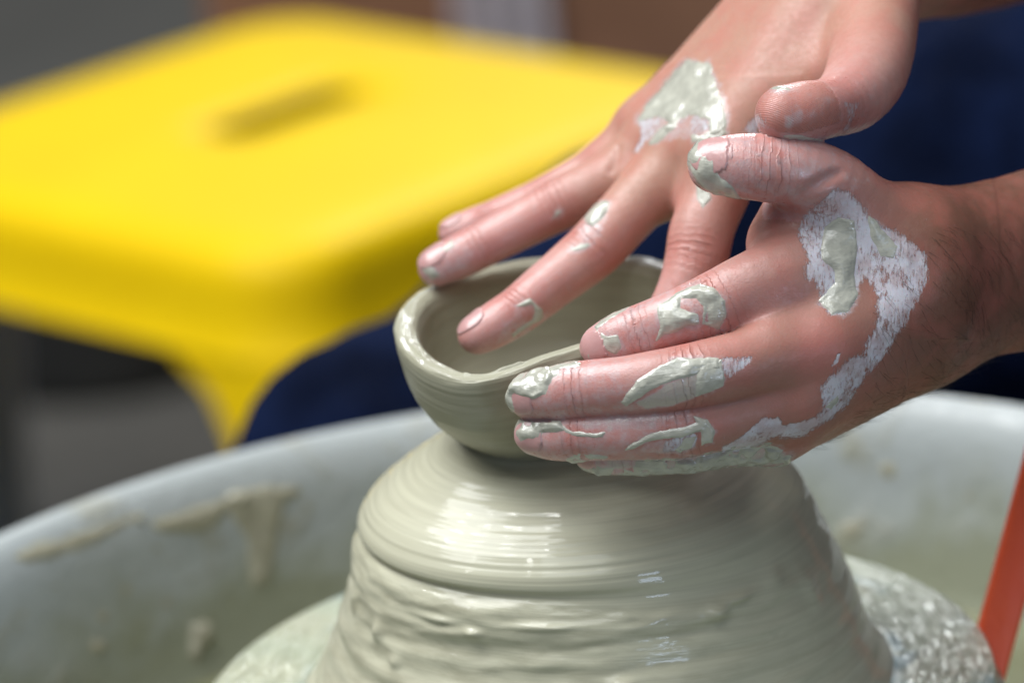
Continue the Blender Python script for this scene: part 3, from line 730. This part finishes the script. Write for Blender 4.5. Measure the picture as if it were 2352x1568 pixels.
# ------------------------------------------------------------------ clay stuck to the skin, and nails: pieces grown off the skin
def subdiv(A, Q):
    e = np.concatenate([Q[:, [0, 1]], Q[:, [1, 2]], Q[:, [2, 3]], Q[:, [3, 0]]]); es = np.sort(e, 1)
    u, inv = np.unique(es, axis=0, return_inverse=True); inv = inv.reshape(4, -1).T
    n = len(A); Mid = .5*(A[u[:, 0]]+A[u[:, 1]]); Cn = A[Q].mean(1)
    m = n+inv; c = n+len(u)+np.arange(len(Q))
    Qn = np.concatenate([np.stack([Q[:, k], m[:, k], c, m[:, (k+3) % 4]], -1) for k in range(4)])
    return np.concatenate([A, Mid, Cn]), Qn
def grow(name, sel, thick, mat, levels=1):
    """sel: coarse face mask over BQ; thick(V, N, extra)->mm"""
    Q = BQ[sel]
    if not len(Q): print('empty patch', name); return None
    ids, q = np.unique(Q, return_inverse=True); q = q.reshape(-1, 4)
    A = np.concatenate([BV2[ids], gsign*BN[ids], V0[ids], BS[ids][:, None], BPH[ids][:, None], BTE[ids][:, None]], 1)
    for _ in range(levels): A, q = subdiv(A, q)
    t = thick(A)
    keep = (t[q] > -.28).any(1); q = q[keep]
    ids, q2 = np.unique(q, return_inverse=True); q2 = q2.reshape(-1, 4)
    if not len(ids): print('empty patch', name); return None
    A = A[ids]; t = t[ids]; N = A[:, 3:6]/(np.linalg.norm(A[:, 3:6], axis=1, keepdims=True)+1e-9)
    V = A[:, :3]+N*t[:, None]
    lb = np.arange(len(V))
    while True:                       # separate lumps become separate parts
        m = lb[q2].min(1); nl = lb.copy(); np.minimum.at(nl, q2.ravel(), np.repeat(m, 4))
        if (nl == lb).all(): break
        lb = nl
    for c in np.unique(lb):
        qc = q2[lb[q2[:, 0]] == c]
        if len(qc) < 60: continue
        k, q3 = np.unique(qc, return_inverse=True)
        o = mesh_obj(name, c2w(V[k]), q3.reshape(-1, 4), mat, body_o)
def sel_px(poly, labs, pad=14):
    d = polyd(BPX, poly) > -pad
    L = lab_of(labs); ok = d & np.isin(LAB, list(L)) & (RH == (labs.strip()[0] == 'R')) & FACE2
    return ok[BQ].all(1)
FACE2 = (gsign*BN[:, 2] < .35)
def smear(poly, labs, T, edge=9, rag=7, lump=.5, seed=1, run=(1, 1), holes=0.0, lim=None):
    poly = np.array(poly, float)
    def th_(A):
        X = A[:, 6:9]; P = c2px(X)
        d = polyd(P, poly)+rag*fbm(X, .42, seed, 3)
        if holes: d = np.minimum(d, 30*(fbm(X, .28, seed+40, 3)+holes))
        t = -.14+(.16*T+.14)*sstep(-3, edge, d)+.95*T*sstep(0, edge*2.8, d)*np.clip(.62+.75*fbm(X, .16, seed+29, 1), .15, 1.3)
        n = fbm(X*[run[0], run[1], 1], .20, seed+9, 2); n2 = fbm(X, .55, seed+19, 1)
        t = t+sstep(0, edge*1.4, d)*T*lump*(n+.30*n2)+np.exp(-((d-edge*.8)/(edge*.6))**2)*T*.12
        return np.where(d < -10, -1, t)
    return grow('clay_smear', sel_px(poly, labs), th_, CLAY)
for i, (poly, labs, T, ed, rag, lump) in enumerate(SM):
    smear(poly, labs, T, ed, rag, lump, seed=i+2, holes=.22 if i == 12 else 0)

# fingernails
for ci, (nm, right, p, r, L_, jl, dn) in enumerate(CH):
    w_ = {'thumb': 7.2, 'little': 4.2}.get(nm, 5.3); l0, l1 = (1.0, 13.5) if nm == 'thumb' else (.8, 11.0 if nm != 'little' else 9)
    m = (LAB == ci) & (BTE < l1+3) & (np.abs(BPH) < 1.5)
    def nail_t(A, w_=w_, l0=l0, l1=l1, r=r):
        s = A[:, 11]; ph = A[:, 10]
        x = ph*r[-3]/w_; y = (s-(l0+l1)/2)/((l1-l0)/2)
        q = (np.abs(x)**3+np.abs(y)**3)**(1/3)
        t = -.35+.75*sstep(1.06, .93, q)
        return np.where(q > 1.4, -1, t)
    grow('fingernail', m[BQ].all(1), nail_t, NAIL)

# fine hair on the forearm and the outer edge of the near hand
HAIR = m_plain('hair', (.03, .018, .012), (.05, .03, .02), 50, .5)
cand = np.where((~RH) & (LAB < 0) & (gsign*BN[:, 2] < .5) & (BPX[:, 0] > 1830) & (BPX[:, 0] < 2400) & (BPX[:, 1] > 520))[0]
pk = rng.choice(cand, 420, replace=False)
gdir = -(np.array([-.75, -.62, 0]))
HV, HF = [], []
for v in pk:
    n = gsign*BN[v]; g = np.array([.8, -.75, 0])+rng.normal(size=3)*.25; g = g-n*(g@n); g /= np.linalg.norm(g)
    L_ = rng.uniform(4, 9); sd = np.cross(g, n); rad_ = .045
    lift = rng.uniform(.12, .4)
    for k in range(4):
        t = k/3; c = BV2[v]+g*L_*t+n*(.02+lift*L_*t*(1-.45*t))
        rr_ = rad_*(1-.8*t)
        for a in range(3): HV.append(c+rr_*(math.cos(a*2.094)*sd+math.sin(a*2.094)*n))
    b0 = len(HV)-12
    for k in range(3):
        for a in range(3): HF.append((b0+k*3+a, b0+k*3+(a+1) % 3, b0+k*3+3+(a+1) % 3, b0+k*3+3+a))
ho = mesh_obj('arm_hair', c2w(np.array(HV)), np.array(HF), HAIR, body_o); ho['kind'] = 'stuff'

# drying clay stuck to the inside of the pan: patches grown off its profile
DRYCLAY = m_clay_wet('drying_clay', (.41, .39, .295), .3)
def zF(l): return [(x*.5, 893.8+y*.5) for x, y in l]
def ring(cx_, cy_, ra, rb): return zF([(cx_+ra*math.cos(t), cy_+rb*math.sin(t)) for t in np.linspace(0, 2*np.pi, 12, endpoint=False)])
_pr = spl(PAN, 5); _s = np.concatenate([[0], np.cumsum(np.hypot(*np.diff(_pr, axis=0).T))])
_ss = np.arange(_s[12*5], _s[-1]*.86, .0011); PR = np.stack([np.interp(_ss, _s, _pr[:, 0]), np.interp(_ss, _s, _pr[:, 1])], -1)
_t = np.gradient(PR, axis=0); _t /= np.linalg.norm(_t, axis=1, keepdims=True); PN = np.stack([-_t[:, 1], _t[:, 0]], -1)
PA = np.arange(R(20), R(178), .0045)
PV = np.stack([PR[:, :1]*np.cos(PA), PR[:, :1]*np.sin(PA), Z0+PR[:, 1:]+0*PA], -1).reshape(-1, 3)
PNv = np.stack([PN[:, :1]*np.cos(PA), PN[:, :1]*np.sin(PA), PN[:, 1:]+0*PA], -1).reshape(-1, 3)
PQ = gridfaces(len(PR), len(PA), False); PPX = c2px(w2c(PV))
def splash(poly, T, rag, seed):
    d = polyd(PPX, poly)+rag*fbm(PV, 130, seed, 3)
    t = -.25+(T+.25)*sstep(-4, 14, d)+T*.8*sstep(0, 12, d)*fbm(PV*[1, 1, .6], 110, seed+3, 2)
    t = np.where(d < -16, -1, t)
    q = PQ[(t[PQ] > -.2).any(1)]
    if len(q) < 4: return
    ids, q2 = np.unique(q, return_inverse=True)
    o = mesh_obj('clay_splash', PV[ids]+PNv[ids]*t[ids][:, None]/1000-[0, 0, Z0], q2.reshape(-1, 4), DRYCLAY, wheel)
for n_, (poly, T, rag) in enumerate([
    (zF([(40, 770), (200, 700), (480, 625), (640, 555), (620, 600), (520, 660), (380, 725), (260, 775), (120, 800)]), .7, 12),
    (zF([(690, 610), (850, 560), (1000, 500), (1080, 470), (1250, 440), (1370, 425), (1400, 470), (1310, 520), (1270, 760), (1240, 900), (1160, 900), (1130, 700), (1050, 570), (940, 640), (720, 650)]), .9, 14),
    (ring(1095, 500, 55, 38), 2.6, 8), (ring(1220, 480, 60, 26), 1.6, 8), (ring(640, 590, 30, 22), 1.6, 6),
    (zF([(880, 1075), (965, 1065), (985, 1130), (935, 1185), (910, 1265), (868, 1220)]), 2.2, 8),
    (ring(450, 1180, 38, 30), 1.0, 8), (ring(110, 1030, 18, 20), .8, 5), (ring(580, 920, 22, 20), .7, 5), (ring(770, 980, 26, 30), .6, 8), (ring(720, 730, 28, 14), .6, 6), (ring(470, 1040, 30, 26), .5, 10), (ring(260, 900, 24, 18), .5, 8),
    ([(2020, 1065), (2055, 1060), (2060, 1095), (2030, 1105)], .8, 6), ([(1930, 1200), (1990, 1195), (1975, 1235), (1940, 1240)], .7, 8), ([(2215, 1130), (2235, 1125), (2240, 1150), (2220, 1155)], .6, 5)]):
    splash(poly, T, rag, 60+n_)

# ------------------------------------------------------------------ clothes
def cloth_part(name, tubes, box_, step, fold, seed, mat=None):
    A = [np.arange(a, b+step, step) for a, b in box_]
    F = Field(A, 80.)
    for lst, k, fl in tubes:
        p, r = J(lst, 0); q = spl(np.c_[p, r], 5) if len(lst) > 2 else np.c_[p, r]
        prim(F, F.g, q[:, :3], q[:, 3], k, fl, 60)
    V, Q = to_mesh(np.minimum(F.g, 39.0), A)
    N = normals(V, Q)
    V = V+N*(fold*fbm(V*[1, 1, .6], .011, seed, 3)+.35*fold*fbm(V, .04, seed+5, 2))[:, None]
    o = mesh_obj(name, c2w(V), Q, mat or CLOTH, body_o)
    return o
tr = cloth_part('trousers', [([(905, 1190, 345, 62), (1200, 1000, 385, 70), (1700, 700, 450, 86), (2600, 380, 560, 105)], 20, None),
                        ([(905, 1190, 345, 60), (900, 2500, 500, 52), (900, 4000, 640, 48)], 25, None),
                        ([(2600, 500, 430, 110), (3300, 500, 330, 110)], 60, None), ([(3300, 500, 330, 100), (3900, 1500, 60, 80), (3900, 2000, -60, 68)], 40, None), ([(3900, 2000, -60, 66), (3800, 3800, 60, 50)], 25, None)],
           [(-180, 680), (-640, 260), (-160, 760)], 7.0, 10, 3)
shirt = cloth_part('shirt', [([(3010, -640, 400, 135), (3450, -330, 440, 145), (3800, -900, 440, 150), (3900, -1700, 440, 140)], 50, None),
                     ([(4700, -1900, 330, 75), (4700, -1400, 260, 68), (4200, -200, 140, 62)], 40, None), ([(4250, -2000, 470, 75), (4000, -1500, 470, 68), (3600, -700, 430, 62)], 40, None)],
           [(60, 800), (-140, 700), (40, 720)], 9.0, 9, 8, SHIRT)

# ------------------------------------------------------------------ yellow stool
ZS = 0.38
fc, rc, lc = onplane(640, 612, ZS), onplane(1753, 188, ZS), onplane(-418, 362, ZS)
print('stool', np.linalg.norm(rc-fc), np.linalg.norm(lc-fc), np.degrees(math.acos((rc-fc)@(lc-fc)/np.linalg.norm(rc-fc)/np.linalg.norm(lc-fc))))
ex = rc-fc; side = float(np.linalg.norm(ex)); print('stool side', side)
stool_c = None
ang_s = math.atan2(ex[1], ex[0])
SX = side; SY = float(np.linalg.norm(lc-fc))
ey = np.array([-math.sin(ang_s), math.cos(ang_s), 0])
cen = fc+ex/2+ey*SY/2
stool = thing(empty('plastic_stool', (cen[0], cen[1], 0)), 'bright yellow plastic stool with a slot in its square seat', 'stool')
stool.rotation_euler = (0, 0, ang_s)
def rrect(a, b, rad, n=10):
    pts = []
    for cx_, cy_, s in ((a-rad, b-rad, 0), (-a+rad, b-rad, 90), (-a+rad, -b+rad, 180), (a-rad, -b+rad, 270)):
        for k in range(n+1):
            t = R(s+90*k/n); pts.append((cx_+rad*math.cos(t), cy_+rad*math.sin(t)))
    return np.array(pts)
def ringloft(loops, close_bottom=False):
    n = len(loops[0]); V = np.concatenate(loops); F_ = gridfaces(len(loops), n, True)
    return V, F_
def seat():
    a, b = SX/2, SY/2; n = 10
    o = rrect(a, b, .055, n); N_ = len(o)
    slot = rrect(.058, .017, .0168, n)+[.024, .018]
    # order slot points to match the outer loop; z is crowned
    loops = []
    def L3(xy, z): return np.c_[xy, np.full(len(xy), z)]
    loops.append(L3(slot, ZS-.0045)); loops.append(L3(slot, ZS-.003)); loops.append(L3((slot-[.024, .018])*1.03+[.024, .018], ZS-.001))
    for k in (.12, .3, .5, .7, .85): loops.append(L3(slot*(1-k)+rrect(a-.02, b-.02, .045, n)*k, ZS+.001))
    for e, z in ((.020, .0005), (.012, -.001), (.006, -.004), (.002, -.009), (0, -.016), (-.002, -.030), (-.004, -.060), (-.0045, -.0605), (-.001, -.0605), (.004, -.055), (.006, -.02), (.014, -.012)):
        loops.append(L3(rrect(a-e, b-e, .055-max(e, 0)*.6, n), ZS+z))
    loops.append(L3((slot-[.024, .018])*1.6+[.024, .018], ZS-.0085)); loops.append(L3(slot, ZS-.0045))
    V, F_ = ringloft(loops)
    return mesh_obj('seat', V, F_, YELLOW, stool)
seat()
def leg(sx, sy):
    """an angled corner leg, wide at the seat, widening out from it in an arch"""
    a, b = SX/2, SY/2
    bm = bmesh.new(); rows = []
    H_ = ZS-.058
    for i, z in enumerate(np.linspace(0, H_, 14)):
        t = 1-z/H_; out = .002+.028*t
        wd = .040+.050*max(0, (z/H_-.84)/.16)**2.0
        x0, y0 = a+out, b+out
        outer = [(x0-wd-.014, y0), (x0-.045, y0), (x0-.02, y0-.006), (x0-.006, y0-.02), (x0, y0-.045), (x0, y0-wd-.014)]
        inner = [(x-.006 if k > 2 else x, y-.006 if k < 3 else y) for k, (x, y) in enumerate(outer)][::-1]
        rows.append([bm.verts.new((sx*x, sy*y, z)) for x, y in outer+inner])
    for i in range(len(rows)-1):
        n = len(rows[i])
        for k in range(n): bm.faces.new((rows[i][k], rows[i][(k+1) % n], rows[i+1][(k+1) % n], rows[i+1][k]))
    bm.faces.new(rows[0]); bm.faces.new(rows[-1])
    bmesh.ops.recalc_face_normals(bm, faces=bm.faces)
    me = bpy.data.meshes.new('leg'); bm.to_mesh(me); bm.free(); me.materials.append(YELLOW)
    o = bpy.data.objects.new('leg', me); col.objects.link(o); o.parent = stool
for sx in (-1, 1):
    for sy in (-1, 1): leg(sx, sy)

# ------------------------------------------------------------------ orange stick at the right
def stick():
    p0 = c2w(cammm(2200, 1780, 20)); p1 = c2w(cammm(2438, 900, 20))
    ax_ = (p1-p0)/np.linalg.norm(p1-p0); L_ = float(np.linalg.norm(p1-p0)); sd = np.cross(ax_, f_); sd /= np.linalg.norm(sd); nn = np.cross(sd, ax_)
    ou = rrect(.0060, .0034, .0018, 4); loops = []
    for t, k in ((0, .6), (.004, 1), (.25, 1), (.5, 1), (.75, 1), (.985, 1), (1, .6)):
        loops.append(p0+ax_*L_*t+(ou[:, :1]*k)*sd+(ou[:, 1:]*k)*nn)
    V, F_ = ringloft(loops); F_ = [tuple(q) for q in F_]+[tuple(range(len(ou)))[::-1], tuple(range(len(V)-len(ou), len(V)))]
    o = mesh_obj('tool_stick', V, F_, ORANGE)
    thing(o, 'orange red stick leaning up out of the splash pan at the far right edge', 'stick')
stick()

# ------------------------------------------------------------------ blurred things beyond
pb = onplane(20, 1050, 0.12)
bk = thing(empty('bucket', (pb[0]-.112, pb[1], 0)), 'blue grey plastic bucket on the floor left of the yellow stool', 'bucket')
lathe('body', spl([(.10, .002), (.115, .02), (.13, .20), (.135, .27), (.138, .285), (.134, .288), (.130, .27), (.11, .03), (.02, .02)], 5), STEEL, bk, 64)
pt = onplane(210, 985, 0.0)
tb = thing(empty('shade_tub', (pt[0], pt[1]+.16, 0)), 'dark tub shape standing in for the shade under the yellow stool', 'tub')  # added dark form, takes the place of shade under the seat
lathe('body', spl([(.02, .004), (.10, .004), (.115, .03), (.128, .17), (.132, .18), (.128, .182), (.120, .17), (.10, .02), (.02, .02)], 5), SHADE_DARK, tb, 64)
def back_box(name, px0, px1, pytop, base_y, depth, mat, label, cat, bevel=.015):
    """a box on the floor: front face at world y, between two sight lines"""
    def at_y(px, py):
        d = f_+r_*((px-1176)*K)-u_*((py-784)*K); return CAM+d*((base_y-CAM[1])/d[1])
    x0, x1 = at_y(px0, 60)[0], at_y(px1, 60)[0]; zt = at_y((px0+px1)/2, pytop)[2]
    o = box(name, (x1-x0, depth, zt-.002), ((x0+x1)/2, base_y+depth/2, zt/2), mat, None, bevel)
    return thing(o, label, cat), x0, x1, zt
yb = cen[1]+.36
chest, x0, x1, zt = back_box('wooden_chest', 470, 1760, -150, yb, .4, WOOD, 'brown wooden chest standing on the floor behind the yellow stool', 'chest')
def at_y(px, py, y):
    d = f_+r_*((px-1176)*K)-u_*((py-784)*K); return CAM+d*((y-CAM[1])/d[1])
a, b_ = at_y(1035, 30, yb-.02), at_y(1265, 30, yb-.02)
bm = bmesh.new(); rows = []
for i, z in enumerate(np.linspace(.12, zt+.012, 16)):
    rows.append([bm.verts.new((x, yb-.012-.006*math.sin(k*1.1)*(1-i/16), z)) for k, x in enumerate(np.linspace(a[0], b_[0], 20))])
for yy in (yb+.1, yb+.2): rows.append([bm.verts.new((x, yy, zt+.012)) for x in np.linspace(a[0], b_[0], 20)])
for p_, q_ in zip(rows[:-1], rows[1:]):
    for k in range(19): bm.faces.new((p_[k], p_[k+1], q_[k+1], q_[k]))
bmesh.ops.solidify(bm, geom=bm.faces[:], thickness=.004)
me = bpy.data.meshes.new('cloth'); bm.to_mesh(me); bm.free(); me.materials.append(WHITE)
cl = bpy.data.objects.new('hanging_cloth', me); col.objects.link(cl)
thing(cl, 'pale cloth hanging over the front of the brown chest behind the stool', 'cloth')
